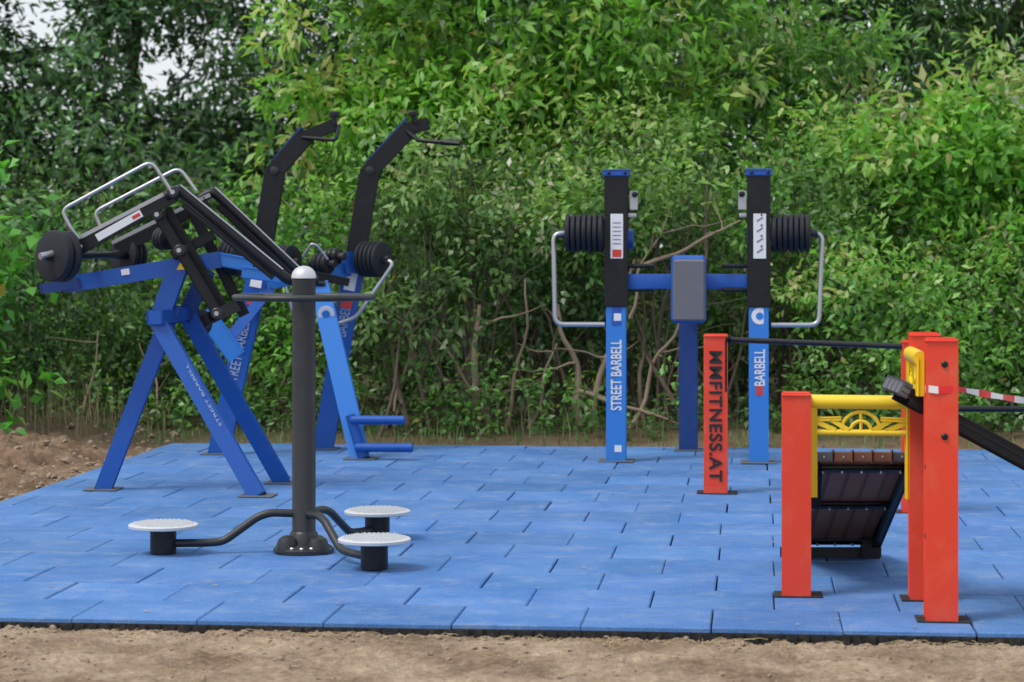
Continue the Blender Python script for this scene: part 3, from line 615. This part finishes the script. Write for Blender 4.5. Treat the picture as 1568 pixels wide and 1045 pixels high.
beam('front_leg_bar',(xa+.02,y0+.05,z0-.06),(xa+.02,y0+.12,.36),.03,.04,BLACK,Q_)
for x in (xa+.06,xb+.0): beam('foot',(x,y1-.06,0),(x,y1-.06,.09),.07,.07,BLACK,Q_)
beam('foot_bar',(xa,y1-.03,.02),(xb+.05,y1-.03,.02),.04,.02,DGREY,Q_)
R_=empty('incline_bench')
p0=Vector((1.545,0,.895));p1=Vector((3.05,0,.08));sl2=(p1-p0).normalized();up2=Vector((-sl2.z,0,sl2.x))
for i in range(4):
    y=9.52+.105*i+.0525
    beam('plank',(p0.x,y,p0.z),(p1.x,y,p1.z),.022,.097,WOOD if i in(1,2) else BLACK,R_,ref=(0,1,0))
    beam('plank_end',tuple(Vector((p0.x,y,p0.z))-sl2*.01),tuple(Vector((p0.x,y,p0.z))+sl2*.02),.05,.099,PAD,R_,ref=(0,1,0))
for y in (9.525,9.93):
    q0=p0+sl2*.05-up2*.030;q1=p1-up2*.030
    beam('side_frame',(q0.x,y,q0.z),(q1.x,y,q1.z),.030,.022,BLACK,R_,ref=(0,1,0))
for y in (9.56,9.90): beam('foot',(2.98,y,0),(2.98,y,.10),.06,.06,BLACK,R_)
tube('axle',[(1.69,9.46,.80),(1.70,9.93,.80)],.012,STEEL,R_)
TW=paint('tape_white',(.8,.8,.8),.4,dirt=.05);TR=paint('tape_red',(.75,.02,.03),.4,dirt=0)
T_=bmesh.new();prev=None;NT=90
P1=Vector((3.9,13.04,.93))
path=[Vector((F1[0]-.056,F1[1]+.03,.90)),Vector((F1[0]-.056,F1[1]-.057,.905)),Vector((F1[0]-.02,F1[1]-.059,.90)),Vector((F1[0]+.056,F1[1]-.057,.905))]
for i in range(1,NT+1):
    t=i/NT;p=path[3].lerp(P1,t);p.z-=.17*math.sin(math.pi*t);path.append(p)
for i,p in enumerate(path):
    tw=0 if i<4 else math.sin(i*.35)*.8; h=.014
    off=Vector((-.3*math.sin(tw),-math.sin(tw),math.cos(tw)))*h
    a=T_.verts.new(p+off);b_=T_.verts.new(p-off)
    if prev: 
        f=T_.faces.new((prev[0],a,b_,prev[1]));f.material_index=(i//3)%2
    prev=(a,b_)
obj_from_bm('barrier_tape',T_,[TW,TR],None)
bm=bmesh.new()
for i in range(190):
    q=padw(random.uniform(A0,3.6),random.uniform(.02,8.1),.004)
    s=random.uniform(.006,.016);an=random.random()*6.28
    vs=[bm.verts.new(q+Vector((math.cos(an+k)*s*f,math.sin(an+k)*s*f,random.uniform(0,.005)))) for k,f in ((0,1),(1.57,.5),(3.14,1),(4.71,.5))]
    bm.faces.new(vs)
obj_from_bm('leaf_litter',bm,paint('litter',(.30,.26,.17),.8),None,smooth=False)
# ------------------------------------------------------------------ light
el,az=math.radians(58),math.radians(238)
w=bpy.data.worlds.new("World");S.world=w;w.use_nodes=True;nt=w.node_tree
sky=nt.nodes.new('ShaderNodeTexSky');sky.sky_type='NISHITA';sky.sun_disc=False;sky.sun_elevation=el;sky.sun_rotation=az;sky.dust_density=3.5;sky.air_density=1.0
mx=nt.nodes.new('ShaderNodeMix');mx.data_type='RGBA';mx.inputs[0].default_value=.6;mx.inputs[7].default_value=(7.8,8.1,8.5,1)   # thin high cloud
nt.links.new(sky.outputs[0],mx.inputs[6])
bg=nt.nodes['Background'];bg.inputs['Strength'].default_value=.15;nt.links.new(mx.outputs[2],bg.inputs['Color'])
sd=Vector((math.sin(az)*math.cos(el),math.cos(az)*math.cos(el),math.sin(el)))
l=bpy.data.lights.new('sun','SUN');l.energy=2.0;l.angle=math.radians(16);l.color=(1,.965,.92)
lo=bpy.data.objects.new('sun',l);COL.objects.link(lo);lo.rotation_euler=(-sd).to_track_quat('-Z','Y').to_euler()
S.view_settings.view_transform='Standard';S.view_settings.look='None';S.view_settings.exposure=0
cd=bpy.data.cameras.new('camera');cam=bpy.data.objects.new('camera',cd);COL.objects.link(cam)
cam.location=(0,0,1.463);cam.rotation_euler=(math.radians(90),0,0);cd.lens=85;cd.sensor_width=36;cd.shift_y=-.0941;cd.clip_end=2000
cd.dof.use_dof=True;cd.dof.focus_distance=12.0;cd.dof.aperture_fstop=4.0
S.camera=cam
